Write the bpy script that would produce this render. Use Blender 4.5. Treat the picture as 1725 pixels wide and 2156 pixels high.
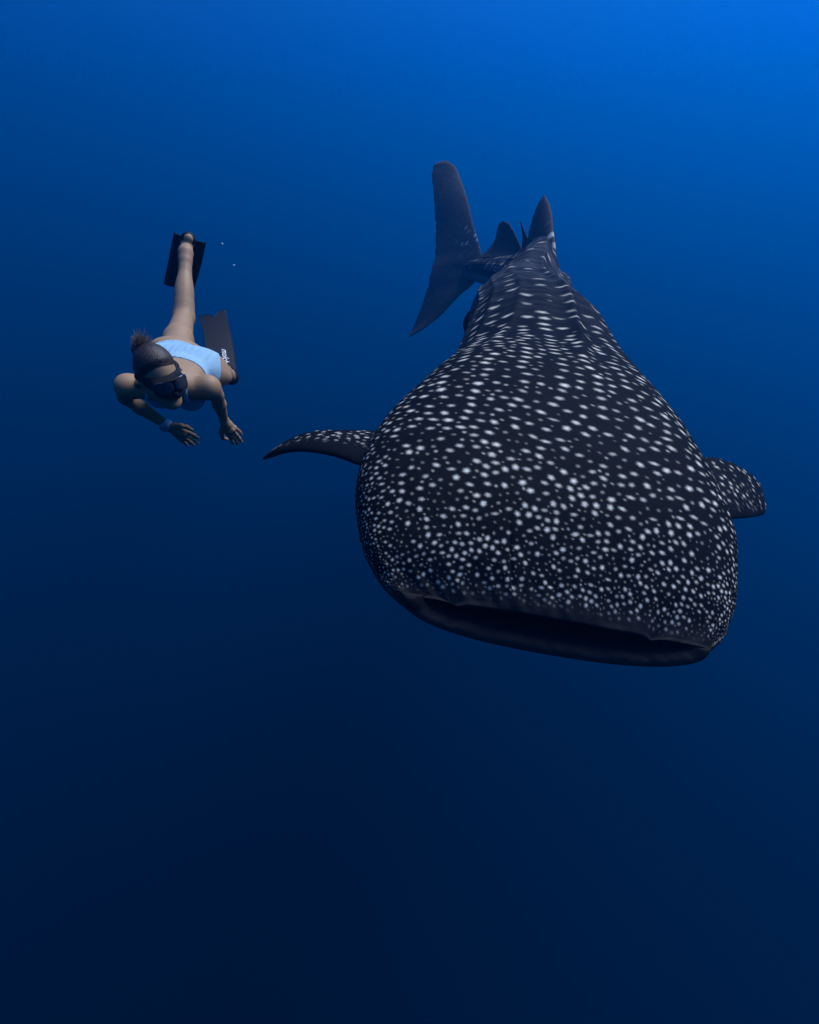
import bpy, bmesh, math, random
import numpy as np
from mathutils import Vector, Matrix

# ------------------------------------------------------------------ camera, light, exposure
scene = bpy.context.scene
for o in list(bpy.data.objects):
    bpy.data.objects.remove(o, do_unlink=True)
COL = scene.collection

CAM_DEPTH = 52.0                        # metres of water above the camera; z = 0 is the sea surface
PITCH = math.radians(30.0)              # the camera looks 30 degrees down
CAM = np.array([0.0, 0.0, -CAM_DEPTH])
cd = bpy.data.cameras.new('camera')
cam = bpy.data.objects.new('camera', cd)
COL.objects.link(cam)
cam.location = CAM
cam.rotation_euler = (math.radians(90) - PITCH, 0, 0)
cd.sensor_fit = 'HORIZONTAL'
cd.sensor_width = 36.0
cd.lens = 23.9                          # wide underwater lens
cd.clip_start = 0.05
cd.clip_end = 2000
scene.camera = cam

SUN_EL, SUN_AZ = math.radians(54), math.radians(56)      # azimuth from +Y towards +X
sun_dir = Vector((math.cos(SUN_EL) * math.sin(SUN_AZ), math.cos(SUN_EL) * math.cos(SUN_AZ), math.sin(SUN_EL)))
world = bpy.data.worlds.new('World')
scene.world = world
world.use_nodes = True
wn = world.node_tree
wn.nodes.clear()
sky = wn.nodes.new('ShaderNodeTexSky')
sky.sky_type = 'NISHITA'
sky.sun_disc = False
sky.sun_elevation = SUN_EL
sky.sun_rotation = SUN_AZ
bg = wn.nodes.new('ShaderNodeBackground')
bg.inputs['Strength'].default_value = 0.05
wo = wn.nodes.new('ShaderNodeOutputWorld')
wn.links.new(sky.outputs[0], bg.inputs['Color'])
wn.links.new(bg.outputs[0], wo.inputs['Surface'])

sd = bpy.data.lights.new('sun', 'SUN')
sd.energy = 5.0
sd.angle = math.radians(36.0)            # the rippled surface softens the sun
sd.color = (1.0, 0.99, 0.85)
sun = bpy.data.objects.new('sun', sd)
COL.objects.link(sun)
sun.rotation_euler = (-sun_dir).to_track_quat('-Z', 'Y').to_euler()
sun.location = (6, 8, 5)

scene.view_settings.view_transform = 'Standard'
scene.view_settings.look = 'None'
scene.view_settings.exposure = 2.24
scene.view_settings.gamma = 1.0
scene.view_settings.use_curve_mapping = False
cy = scene.cycles
cy.max_bounces = 6
cy.diffuse_bounces = 2
cy.glossy_bounces = 2
cy.transmission_bounces = 4
cy.volume_bounces = 0
cy.transparent_max_bounces = 8
cy.use_denoising = True
cy.denoiser = 'OPENIMAGEDENOISE'
cy.use_adaptive_sampling = False
cy.caustics_reflective = False
cy.caustics_refractive = False
cy.sample_clamp_indirect = 4.0
try:
    scene.render.film_transparent = False
except Exception:
    pass

# ------------------------------------------------------------------ small helpers
rng = np.random.default_rng(7)
FPX, PCX, PCY = 1145.0, 862.5, 1078.0


def at(px, py, z):
    """point z metres in front of the camera plane that is seen at (px, py) of a 1725 x 2156 picture"""
    x = (px - PCX) / FPX * z
    up = (PCY - py) / FPX * z
    c, s = math.cos(PITCH), math.sin(PITCH)
    return np.array([x, c * z + s * up, -s * z + c * up]) + CAM


def pchip(xk, yk, x):
    xk = np.asarray(xk, float); yk = np.asarray(yk, float); x = np.asarray(x, float)
    h = np.diff(xk); d = np.diff(yk) / h; m = np.zeros(len(xk))
    for i in range(1, len(xk) - 1):
        if d[i - 1] * d[i] > 0:
            w1 = 2 * h[i] + h[i - 1]; w2 = h[i] + 2 * h[i - 1]
            m[i] = (w1 + w2) / (w1 / d[i - 1] + w2 / d[i])
    m[0] = d[0]; m[-1] = d[-1]
    i = np.clip(np.searchsorted(xk, x) - 1, 0, len(xk) - 2); t = (x - xk[i]) / h[i]
    return ((2*t**3 - 3*t**2 + 1) * yk[i] + (t**3 - 2*t**2 + t) * h[i] * m[i]
            + (-2*t**3 + 3*t**2) * yk[i+1] + (t**3 - t**2) * h[i] * m[i+1])


def cubic(xk, yk, x):
    xk = np.asarray(xk, float); yk = np.asarray(yk, float); h = np.diff(xk)
    d = np.diff(yk, axis=0) / h[:, None]
    m = np.zeros_like(yk)
    for i in range(1, len(xk) - 1):
        m[i] = (d[i - 1] * h[i] + d[i] * h[i - 1]) / (h[i] + h[i - 1])
    m[0] = d[0]; m[-1] = d[-1]
    i = np.clip(np.searchsorted(xk, x) - 1, 0, len(xk) - 2)
    t = ((x - xk[i]) / h[i])[:, None]; hh = h[i][:, None]
    return ((2*t**3 - 3*t**2 + 1) * yk[i] + (t**3 - 2*t**2 + t) * hh * m[i]
            + (-2*t**3 + 3*t**2) * yk[i+1] + (t**3 - t**2) * hh * m[i+1])


def smooth(a, b, x):
    t = np.clip((x - a) / (b - a), 0, 1)
    return t * t * (3 - 2 * t)


def grid_faces(nr, nc, wrap=True, off=0):
    i = np.arange(nr - 1)[:, None]
    j = np.arange(nc if wrap else nc - 1)[None]
    j2 = (j + 1) % nc
    q = np.stack([i * nc + j, i * nc + j2, (i + 1) * nc + j2, (i + 1) * nc + j], -1).reshape(-1, 4)
    return q + off


def mesh_from(name, V, Q, mats, parent=None, attrs=None, smooth_shade=True, origin=None, T=None):
    """one mesh object from numpy arrays (quads Q, triangles T)"""
    V = np.asarray(V, np.float32)
    if origin is not None:
        V = V - np.asarray(origin, np.float32)
    me = bpy.data.meshes.new(name)
    Q = np.zeros((0, 4), int) if Q is None else np.asarray(Q)
    T = np.zeros((0, 3), int) if T is None else np.asarray(T)
    me.vertices.add(len(V)); me.vertices.foreach_set('co', V.ravel())
    nl = Q.size + T.size
    me.loops.add(nl)
    me.loops.foreach_set('vertex_index', np.concatenate([Q.ravel(), T.ravel()]).astype(np.int32))
    me.polygons.add(len(Q) + len(T))
    me.polygons.foreach_set('loop_start', np.concatenate([np.arange(len(Q)) * 4, Q.size + np.arange(len(T)) * 3]).astype(np.int32))
    if smooth_shade:
        me.polygons.foreach_set('use_smooth', np.ones(len(Q) + len(T), bool))
    for k, (typ, data) in (attrs or {}).items():
        a = me.attributes.new(k, typ, 'POINT')
        a.data.foreach_set({'FLOAT': 'value', 'FLOAT_VECTOR': 'vector', 'FLOAT_COLOR': 'color'}[typ], np.asarray(data, np.float32).ravel())
    me.update(calc_edges=True)
    me.validate()
    for m in (mats if isinstance(mats, (list, tuple)) else [mats]):
        me.materials.append(m)
    ob = bpy.data.objects.new(name, me)
    COL.objects.link(ob)
    if origin is not None:
        ob.location = Vector(origin)
    if parent is not None:
        bpy.context.view_layer.update()
        ob.parent = parent
        ob.location = Vector(ob.location) - Vector(parent.location)
    return ob


class NT:
    """tiny node-tree writer"""
    def __init__(self, name):
        self.m = bpy.data.materials.new(name); self.m.use_nodes = True
        self.t = self.m.node_tree; self.t.nodes.clear()
        self.out = self.t.nodes.new('ShaderNodeOutputMaterial')

    def n(self, kind, **kw):
        x = self.t.nodes.new('ShaderNode' + kind)
        for k, v in kw.items():
            if k.startswith('i_'):
                key = k[2:]
                x.inputs[int(key) if key.isdigit() else key.replace('_', ' ')].default_value = v
            else:
                setattr(x, k, v)
        return x

    def l(self, a, b):
        self.t.links.new(a, b)

    def math(self, op, a, b=None, clamp=False):
        x = self.t.nodes.new('ShaderNodeMath'); x.operation = op; x.use_clamp = clamp
        for i, v in enumerate((a, b)):
            if v is None:
                continue
            if isinstance(v, (int, float)):
                x.inputs[i].default_value = v
            else:
                self.l(v, x.inputs[i])
        return x.outputs[0]

    def mix(self, f, a, b):
        x = self.t.nodes.new('ShaderNodeMix'); x.data_type = 'RGBA'
        for s, v in ((0, f), (6, a), (7, b)):
            if isinstance(v, (int, float)):
                x.inputs[s].default_value = v
            elif isinstance(v, (tuple, list)):
                x.inputs[s].default_value = (*v, 1.0)
            else:
                self.l(v, x.inputs[s])
        return x.outputs[2]

    def ramp(self, f, lo, hi):
        x = self.t.nodes.new('ShaderNodeMapRange'); x.interpolation_type = 'SMOOTHSTEP'
        x.inputs[1].default_value = lo; x.inputs[2].default_value = hi
        self.l(f, x.inputs[0])
        return x.outputs[0]


def plain(name, color, rough=0.5, noise=0.0, scale=60.0, bump=0.0, spec=0.4, metallic=0.0):
    t = NT(name)
    b = t.n('BsdfPrincipled', i_Roughness=rough, i_Metallic=metallic)
    b.inputs['Specular IOR Level'].default_value = spec
    tc = t.n('TexCoord')
    nz = t.n('TexNoise', i_Scale=scale, i_Detail=5.0)
    t.l(tc.outputs['Object'], nz.inputs['Vector'])
    c = t.mix(nz.outputs['Fac'], tuple(x * (1 - noise) for x in color), tuple(min(1, x * (1 + noise)) for x in color))
    t.l(c, b.inputs['Base Color'])
    if bump:
        bp = t.n('Bump', i_Strength=bump, i_Distance=0.004)
        t.l(nz.outputs['Fac'], bp.inputs['Height']); t.l(bp.outputs[0], b.inputs['Normal'])
    t.l(b.outputs[0], t.out.inputs['Surface'])
    return t.m


def tag(o, label=None, cat=None, group=None, kind=None):
    for k, v in (('label', label), ('category', cat), ('group', group), ('kind', kind)):
        if v:
            o[k] = v
    return o


# ------------------------------------------------------------------ the sea: one closed body of water
WATER_DENSITY = 0.025
wt = NT('sea_water')
blue = wt.n('VolumeScatter', i_Density=0.97 * WATER_DENSITY, i_Anisotropy=0.45)      # molecules scatter blue to all sides
blue.inputs['Color'].default_value = (0, 0, 1, 1)
green = wt.n('VolumeScatter', i_Density=0.185 * WATER_DENSITY, i_Anisotropy=0.83)     # plankton scatters green forwards
green.inputs['Color'].default_value = (0, 1, 0, 1)
absorb = wt.n('VolumeAbsorption', i_Density=WATER_DENSITY)
absorb.inputs['Color'].default_value = (0, 0.185, 0.97, 1)
add1, add2 = wt.n('AddShader'), wt.n('AddShader')
wt.l(blue.outputs[0], add1.inputs[0]); wt.l(green.outputs[0], add1.inputs[1])
wt.l(add1.outputs[0], add2.inputs[0]); wt.l(absorb.outputs[0], add2.inputs[1])
wt.l(add2.outputs[0], wt.out.inputs['Volume'])
bm = bmesh.new()
bmesh.ops.create_cube(bm, size=1.0)
me = bpy.data.meshes.new('water'); bm.to_mesh(me); bm.free()
me.materials.append(wt.m)
water = bpy.data.objects.new('water', me); COL.objects.link(water)
water.scale = (900, 900, 240)
water.location = (0, 120, -120)
tag(water, 'deep clear blue open sea water', kind='structure')
# ------------------------------------------------------------------ whale shark: one continuous body with its fins
SK = np.array([[1180.1, 1300.2, 1.579, .465], [1143.7, 1069.8, 1.93, .664], [1149.3, 921.0, 2.4, .608], [1135.2, 822.3, 3.2, .539],
               [1120.1, 706.8, 4.0, .478], [1097.5, 657.0, 4.75, .426], [1124.7, 604.2, 5.5, .348], [1089.8, 583.7, 6.2, .267],
               [1040.0, 572.0, 6.85, .18], [1003.0, 568.0, 7.3, .115], [985.0, 568.0, 7.6, .075]])
A0 = .465
SC = np.array([at(*p[:3]) for p in SK])
SL = np.r_[0, np.cumsum(np.linalg.norm(np.diff(SC, axis=0), axis=1))]
half_w = lambda s: pchip(np.r_[0, .06, .18, SL[1:]], np.r_[A0, A0 * 1.16, A0 * 1.30, SK[1:, 3]], s)
H0, B0 = .003, .124
top_h = lambda s: pchip([0, .1, .3, .6, 1, 2, 3, 4, 5, 6, 7, 8.2], [H0, H0 + .09, .19, .25, .30, .36, .38, .36, .28, .2, .12, .08], s)
bot_h = lambda s: pchip([0, .08, .3, .6, 1, 2, 3, 4, 5, 6, 7, 8.2], [B0, .140, .205, .36, .43, .48, .46, .4, .32, .23, .14, .1], s)
roll_d = lambda s: pchip([0, 1, 2, 3, 5, 8], [11.4, 10.0, 4, 3, 0, 0], s)
sup_e = lambda s: pchip([0, .6, 2, 4, 8], [3.0, 2.7, 2.3, 2.0, 2.0], s)


def frame(s):
    c = cubic(SL, SC, s); e = 2e-3
    t = cubic(SL, SC, np.clip(s + e, 0, SL[-1])) - cubic(SL, SC, np.clip(s - e, 0, SL[-1]))
    t /= np.linalg.norm(t, axis=1, keepdims=True)
    R = np.cross(t, [0, 0, 1.0]); R /= np.linalg.norm(R, axis=1, keepdims=True)
    U = np.cross(R, t)
    ro = np.radians(roll_d(s))[:, None]
    return c, t, R * np.cos(ro) - U * np.sin(ro), U * np.cos(ro) + R * np.sin(ro)


def section(s, th, a, ht, hb, ne):
    e = (2 / ne)[:, None]; ct = np.cos(th)[None]; st = np.sin(th)[None]
    eb = (2 / (ne - (ne - 2.25) * (1 - smooth(.15, .7, s)) * .9))[:, None]
    e = np.where(st >= 0, e, eb)
    x = a[:, None] * np.sign(ct) * np.abs(ct) ** e
    y = np.where(st >= 0, ht[:, None], hb[:, None]) * np.sign(st) * np.abs(st) ** e
    return x, y


def build_shark_body():
    # columns: fine on the back, coarse on the belly
    n_top, n_bot = 600, 130
    tf = np.linspace(math.radians(-18), math.radians(342), 40001)
    ex = 2 / 2.7
    cx, sx = .62 * np.sign(np.cos(tf)) * np.abs(np.cos(tf)) ** ex, np.where(np.sin(tf) > 0, .22, .3) * np.sign(np.sin(tf)) * np.abs(np.sin(tf)) ** ex
    arc = np.r_[0, np.cumsum(np.hypot(np.diff(cx), np.diff(sx)))]
    a_top = np.interp(math.radians(198), tf, arc)
    th = np.interp(np.r_[np.linspace(0, a_top, n_top, endpoint=False), np.linspace(a_top, arc[-1], n_bot, endpoint=False)], arc, tf)
    ds = []
    s = 0.0; rows = [0.0]
    while s < SL[-1] - 0.02:
        s += 0.0022 + 0.0014 * smooth(.15, .4, s) + 0.0030 * smooth(.5, 1.6, s) + 0.008 * smooth(2, 5, s); rows.append(min(s, SL[-1]))
    S = np.array(rows)
    a, ht, hb, ne = half_w(S), top_h(S), bot_h(S), sup_e(S)
    x, y = section(S, th, a, ht, hb, ne)
    c, t, R, U = frame(S)
    G = c[:, None] + x[..., None] * R[:, None] + y[..., None] * U[:, None]
    # outward direction
    nx = x / (a[:, None] ** 2 + 1e-6); ny = y / (np.where(y >= 0, ht[:, None], hb[:, None]) ** 2 + 1e-6)
    nl = np.sqrt(nx ** 2 + ny ** 2) + 1e-9; nx /= nl; ny /= nl
    thd = np.degrees(th)[None]; Sg = S[:, None]
    d = np.zeros_like(x)
    rc = pchip([0, 1, 2, 3, 4, 4.8, 8], [90, 88, 77, 71, 73, 84, 90], S)[:, None]
    on = smooth(.8, 2.0, Sg) * (1 - .75 * smooth(5, 7, Sg))
    for ang, hgt, wd in ((90, .024, 3.4), (90 - 33, .011, 3.4), (90 + 36, .014, 3.6), (90 - 58, .011, 3.2), (90 + 58, .012, 3.2), (90 - 78, .014, 2.6), (90 + 78, .014, 2.6)):
        w = wd * (1 + .0 * Sg)
        wob = ang - 90 + rc + 1.2 * np.sin(Sg * 1.7 + ang)
        d += on * hgt * (a[:, None] / .6) ** .8 * np.exp(-((thd - wob) / w) ** 2)
    # shallow valley beside the middle ridge, soft undulations of the flesh
    d -= on * .010 * np.exp(-((np.abs(thd - rc) - 10) / 5) ** 2)
    d += .004 * np.sin(Sg * 5.1 + 2.3 * np.sin(th[None] * 3)) * np.sin(th[None] * 4 + Sg * 1.3) * smooth(.3, 1, Sg)
    d += .15 * np.exp(-((thd - 86) / 20) ** 2) * smooth(3.4, 4.7, Sg) * (1 - smooth(5.0, 5.8, Sg))
    d -= .05 * np.exp(-((np.abs(thd - 90) - 48) / 16) ** 2) * smooth(3.5, 4.7, Sg) * (1 - smooth(5.0, 5.8, Sg))
    # gill slits in front of the pectoral fins
    for k in range(5):
        sg = .82 + .075 * k
        for side in (8, 172):
            win = np.exp(-(((thd - side + 8 * np.sin(k)) / 16) ** 4))
            d -= .012 * win * np.exp(-((Sg - sg - .0016 * (np.abs(thd - 90) - 80)) / .010) ** 2)
    # lip wrinkles: folds running back from the upper lip
    xf = x / (a[:, None] + 1e-6)
    lipz = np.exp(-(Sg / .10) ** 2) * (y > -0.02)
    d += lipz * .0005 * (np.sin(xf * 43 + 6 * np.sin(xf * 5)) * np.sin(xf * 17 + 1) + .6 * np.sin(xf * 91 + Sg * 40))
    d += .0007 * np.exp(-((Sg - .16) / .10) ** 2) * np.sin(xf * 31 + Sg * 60 + 3 * np.sin(xf * 9))
    # vertical crease left of the middle of the snout, as on an old scar
    d -= .006 * np.exp(-((xf + .30) / .010) ** 2) * smooth(.02, .05, Sg) * (1 - smooth(.15, .26, Sg)) * (y > 0)
    G = G + (d * nx)[..., None] * R[:, None] + (d * ny)[..., None] * U[:, None]
    low = np.clip(-y / (hb[:, None] + 1e-6), 0, 1) ** .5
    G = G - (.046 * low * np.exp(-(Sg / .16) ** 2))[..., None] * t[:, None]
    arch = .016 * (1 - 2.0 * xf ** 2) * np.exp(-(Sg / .07) ** 2) * (y >= -.004)
    G = G + arch[..., None] * U[:, None]
    d2 = np.exp(-(Sg / .09) ** 2) * (.0045 * np.sin(xf * 11 + 1.3) * np.sin(xf * 5.2) + .0022 * np.sin(xf * 29 + 2 * np.sin(xf * 7)) + .0012 * np.sin(xf * 61 + Sg * 50))
    G = G + d2[..., None] * U[:, None] - (d2 * .6)[..., None] * t[:, None]
    # lips: the edge is pulled into small nose flaps near both ends of the upper lip
    for fx, dep, wd in ((-.68, .026, .05), (.62, .028, .05)):
        w = np.exp(-np.abs((xf - fx) / wd) ** 1.3) * np.exp(-(Sg / .03) ** 2) * (y > -.01)
        G = G - (w * dep)[..., None] * U[:, None] - (w * dep * .5)[..., None] * t[:, None]
    # mouth: lips roll in, then the gullet narrows back into the dark
    rim = S[:1]
    inner = []
    spec = [(-.010, .985, .000, .012), (-.014, .955, .004, .026), (-.012, .92, .008, .040), (-.003, .885, .012, .052), (.012, .86, .014, .060),
            (.03, .85, .008, .060), (.06, .86, -.012, .050), (.10, .90, -.035, .030), (.16, .96, -.06, .005), (.25, 1.0, -.09, -.005),
            (.36, .98, -.08, .0), (.5, .8, -.05, .03), (.62, .5, -.02, .06), (.7, .2, .0, .1), (.72, .02, .0, .14)]
    c0, t0, R0, U0 = frame(np.array([0.0]))
    x0, y0 = x[0], y[0]
    flap = G[0] - (c0 + x0[:, None] * R0 + y0[:, None] * U0) + (.046 * np.clip(-y0 / B0, 0, 1) ** .5)[:, None] * t0
    for ds_, ka, it, ib in spec:
        si = max(ds_, 0.0)
        cc, tt, RR, UU = frame(np.array([si]))
        cc = cc + min(ds_, 0.0) * tt
        up = np.sin(th) >= 0
        e = np.where(np.sin(th) >= 0, 2 / 3.0, 2 / 2.32)
        hh = np.where(up, max(H0 - it, -.05) if it > 0 else H0 - it, max(B0 - ib, .01))
        st_ = np.sin(th); ct_ = np.cos(th)
        xx = A0 * ka * np.sign(ct_) * np.abs(ct_) ** e
        # keep upper and lower lining apart at the corners
        yy = hh * np.sign(st_) * np.abs(st_) ** e
        P = cc + xx[:, None] * RR + yy[:, None] * UU
        lowm = np.clip(-y0 / B0, 0, 1) ** .5
        P = P - (.046 * lowm * math.exp(-(si / .16) ** 2))[:, None] * tt
        f = math.exp(-abs(ds_) / .012) if ds_ < .02 else 0.0
        inner.append(P + flap * f)
    In = np.array(inner[::-1])
    G2 = np.concatenate([In, G], 0)
    ni = len(In)
    nr, nc = G2.shape[:2]
    # paint: R spot, G grey lip and belly, B mouth lining
    spot = np.zeros((nr, nc)); pale = np.zeros((nr, nc)); lining = np.zeros((nr, nc))
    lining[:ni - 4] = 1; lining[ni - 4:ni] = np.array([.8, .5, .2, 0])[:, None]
    pale[ni:] = np.maximum(.0, 1 - smooth(-25, 2, np.where(thd > 180, np.maximum(180 - thd, -90), np.minimum(thd, 180 - thd)) + 0 * Sg))
    pale[ni:] *= .25 + .75 * smooth(.15, .6, Sg)
    lip = (1 - smooth(.012, .06, Sg)) * np.ones_like(x)
    pale[ni:] = np.maximum(pale[ni:], .035 * lip)
    pale[ni - 5:ni] = .04 + .14 * (np.sin(th) < -.3)
    Suv = np.zeros((nr, nc, 3)); Suv[ni:, :, 0] = Sg; Suv[ni:, :, 1] = (th[None] - math.pi / 2) * .5
    # spot spacing over the body
    lat = np.abs(thd - 90)
    base = pchip([0, .10, .22, .4, .75, 1.2, 2, 3, 5, 8], [.0165, .0195, .026, .036, .052, .071, .115, .185, .20, .15], S)[:, None]
    sp = base * (1 - .50 * smooth(35, 85, lat) * (1 - .35 * smooth(1.5, 4, Sg)))
    fade = smooth(.004, .035, Sg + 0.0 * thd) * (1 - smooth(93, 108, lat))
    seeds = []
    arcs = np.r_[0, np.cumsum(np.linalg.norm(np.diff(G[np.searchsorted(S, 1.4)], axis=0), axis=1))]
    j0, j1 = np.searchsorted(thd[0], 5), np.searchsorted(thd[0], 175)
    ncol = 24
    cols = [int(np.searchsorted(arcs, v)) for v in np.linspace(arcs[j0], arcs[j1], ncol)]
    for ci, j in enumerate(cols):
        lim = 6.6 if ci % 4 == 0 else (2.5 if ci % 2 == 0 else 1.5)
        s_ = .62 + .05 * rng.random()
        while s_ < lim:
            step = pchip([.6, 1.2, 2, 3, 7], [.060, .078, .115, .19, .22], s_) * (1 + .12 * rng.normal())
            s_ += max(step, .03)
            if s_ < SL[-1] - .3 and rng.random() > .35 * smooth(1.5, 2.6, s_):
                jj = int(j + rng.normal(0, 4.5) + 6 * math.sin(s_ * 2.1 + ci * .3))
                seeds.append((int(np.searchsorted(S, s_)), jj % nc, ci % 2))
    place_spots(spot[ni:], G, sp, fade, seeds=seeds, soft=pchip([0, .5, 1.2, 8], [.85, .75, .60, .45], S), stretch=1 + .25 * smooth(.2, .6, S) + .45 * smooth(1.4, 3.2, S), gain=pchip([0, .4, 1.2, 3, 8], [.88, .80, .70, .46, .40], S))
    return G2.reshape(-1, 3), grid_faces(nr, nc), spot.ravel(), pale.ravel(), lining.ravel(), Suv.reshape(-1, 3)


def place_spots(out, G, sp, fade, soft, stretch=None, gain=None, small=True, seeds=()):
    """scatter round spots over a grid of points by dart throwing with the local spacing sp, paint them into out"""
    nr, nc = out.shape
    # area-proportional candidate weights / spacing^2
    eu = np.linalg.norm(np.diff(G, axis=0, append=G[-1:]), axis=2); ev = np.linalg.norm(np.roll(G, -1, 1) - G, axis=2)
    w = (eu * ev / sp ** 2 * (fade > .03)).ravel()
    tot = w.sum()
    cdf = np.cumsum(w) / tot
    cell = {}
    cs = .09
    pts = []

    def near(p, dmin_f):
        k = tuple(np.floor(p / cs).astype(int))
        n = 3 if dmin_f > cs * 2 else (2 if dmin_f > cs else 1)
        for i in range(-n, n + 1):
            for j in range(-n, n + 1):
                for l in range(-n, n + 1):
                    for q in cell.get((k[0] + i, k[1] + j, k[2] + l), ()):
                        dx = p[0] - q[0]; dy = p[1] - q[1]; dz = p[2] - q[2]
                        if dx * dx + dy * dy + dz * dz < (dmin_f) ** 2 * (q[3] if q[3] < 1 else 1):
                            return True
        return False
    fade_b = np.broadcast_to(fade, out.shape); sp_b = np.broadcast_to(sp, out.shape)
    for (i, j, par) in seeds:
        p = G[i, j]
        if fade_b[i, j] < .03 or near(p, sp_b[i, j] * .72):
            continue
        cell.setdefault(tuple(np.floor(p / cs).astype(int)), []).append((p[0], p[1], p[2], 1.0))
        pts.append((i * nc + j, sp_b[i, j], 2 + par, fade_b[i, j]))
    for rnd, (f, tries) in enumerate(((1.0, 26), (.68, 2)) if small else ((1.0, 14),)):
        N = int(tot * tries)
        idx = np.searchsorted(cdf, rng.random(N))
        idx = np.clip(idx, 0, nr * nc - 1)
        Pf = G.reshape(-1, 3)[idx]; spf = sp.ravel()[idx] if sp.shape == out.shape else np.broadcast_to(sp, out.shape).ravel()[idx]
        fd = np.broadcast_to(fade, out.shape).ravel()[idx]
        for k in range(N):
            p = Pf[k]; dd = spf[k] * f
            if near(p, dd):
                continue
            cell.setdefault(tuple(np.floor(p / cs).astype(int)), []).append((p[0], p[1], p[2], 1.0 if rnd == 0 else .8))
            pts.append((idx[k], spf[k], rnd, fd[k]))
    for (i0, d, rnd, fd) in pts:
        i, j = divmod(int(i0), nc)
        u = rng.random()
        if rnd == 0:
            r = d * (.24 + .10 * u) if u > .35 else d * (.17 + .14 * u)
            b = .34 + .66 * u if u > .35 else .18 + .5 * u
        elif rnd >= 2:
            r = d * ((.30 if rnd == 2 else .22) + .07 * u); b = (.48 if rnd == 2 else .26) + .52 * u
        else:
            r = d * (.11 + .08 * u); b = .18 + .35 * u
        b *= fd
        if gain is not None:
            r *= float(gain[i]); b *= float(gain[i]) ** .8 * 1.08
        sf = float(soft[i]) if np.ndim(soft) else soft
        R_ = r * (1 + sf) * 1.35 * (1 if stretch is None else math.sqrt(float(stretch[i]) * 1.5))
        ki = int(R_ / max(eu[min(i, nr - 2), j], 1e-4)) + 2; kj = int(R_ / max(ev[i, j], 1e-4)) + 2
        if kj > nc // 2:
            kj = nc // 2
        i1, i2 = max(0, i - ki), min(nr, i + ki + 1)
        jj = np.arange(j - kj, j + kj + 1) % nc
        sub = G[i1:i2][:, jj]
        v = sub - G[i, j]
        du = G[min(i + 1, nr - 1), j] - G[max(i - 1, 0), j]; du = du / (np.linalg.norm(du) + 1e-9)
        dv = G[i, (j + 1) % nc] - G[i, j - 1]; dv = dv / (np.linalg.norm(dv) + 1e-9)
        cu, cv = v @ du, v @ dv
        an = rng.normal(0, .35); el = 1 + .22 * abs(rng.normal())
        if rng.random() < .05:
            el *= 1.5
        if stretch is not None:
            el = float(stretch[i]) * el; an *= .3
        c_, s_ = math.cos(an), math.sin(an)
        a_, b_ = (c_ * cu + s_ * cv) * math.sqrt(el), (-s_ * cu + c_ * cv) / math.sqrt(el)
        ph = np.arctan2(b_, a_)
        rr = np.sqrt(a_ ** 2 + b_ ** 2 + np.maximum((v ** 2).sum(-1) - cu ** 2 - cv ** 2, 0)) / (r * (1 + .10 * np.sin(2 * ph + 9 * u) + .07 * np.sin(5 * ph + 31 * u)))
        val = b * (.55 * (1 - smooth(1 - sf, 1 + sf, rr)) + .45 * np.exp(-1.6 * rr ** 2))
        blk = out[i1:i2]
        cur = blk[:, jj]
        blk[:, jj] = np.maximum(cur, val)


def fin(pairs, thick, n_span=70, n_ch=36, round_tip=True, flare=0.0, power=1.0):
    """wing-like fin lofted through (leading px, py, z, trailing px, py, z) stations from root to tip"""
    Lp = np.array([at(*p[:3]) for p in pairs]); Tp = np.array([at(*p[3:6]) for p in pairs])
    mid = (Lp + Tp) / 2
    k = np.r_[0, np.cumsum(np.linalg.norm(np.diff(mid, axis=0), axis=1))]; k /= k[-1]
    u = np.linspace(0, 1, n_span) ** power
    Lc = np.stack([pchip(k, Lp[:, i], u) for i in range(3)], 1); Tc = np.stack([pchip(k, Tp[:, i], u) for i in range(3)], 1)
    span = np.gradient((Lc + Tc) / 2, axis=0); span /= np.linalg.norm(span, axis=1, keepdims=True)
    ch = Tc - Lc; cl = np.linalg.norm(ch, axis=1, keepdims=True)
    nrm = np.cross(ch, span); nrm /= np.linalg.norm(nrm, axis=1, keepdims=True) + 1e-9
    ph = np.linspace(0, 2 * math.pi, 2 * n_ch, endpoint=False)
    x = .5 - .5 * np.cos(ph)
    prof = 5 * (.2969 * np.sqrt(x) - .126 * x - .3516 * x ** 2 + .2843 * x ** 3 - .1036 * x ** 4) * np.sign(np.sin(ph) + 1e-12)
    th = np.minimum(thick * (1 - .55 * u), .16 * cl[:, 0] + .004)
    th = th * (1 + flare * np.exp(-(u / .10) ** 2))
    wear = .010 * np.sin(u * 47 + 3 * np.sin(u * 13)) + .006 * np.sin(u * 131 + 1.7) - .035 * np.exp(-((u - .37) / .012) ** 2) - .03 * np.exp(-((u - .71) / .010) ** 2)
    xe = x[None] * (1 + (wear[:, None] * smooth(.55, 1.0, x)[None]))
    G = Lc[:, None] + xe[..., None] * ch[:, None] + (prof[None] * th[:, None])[..., None] * nrm[:, None]
    return G, u, x


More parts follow.
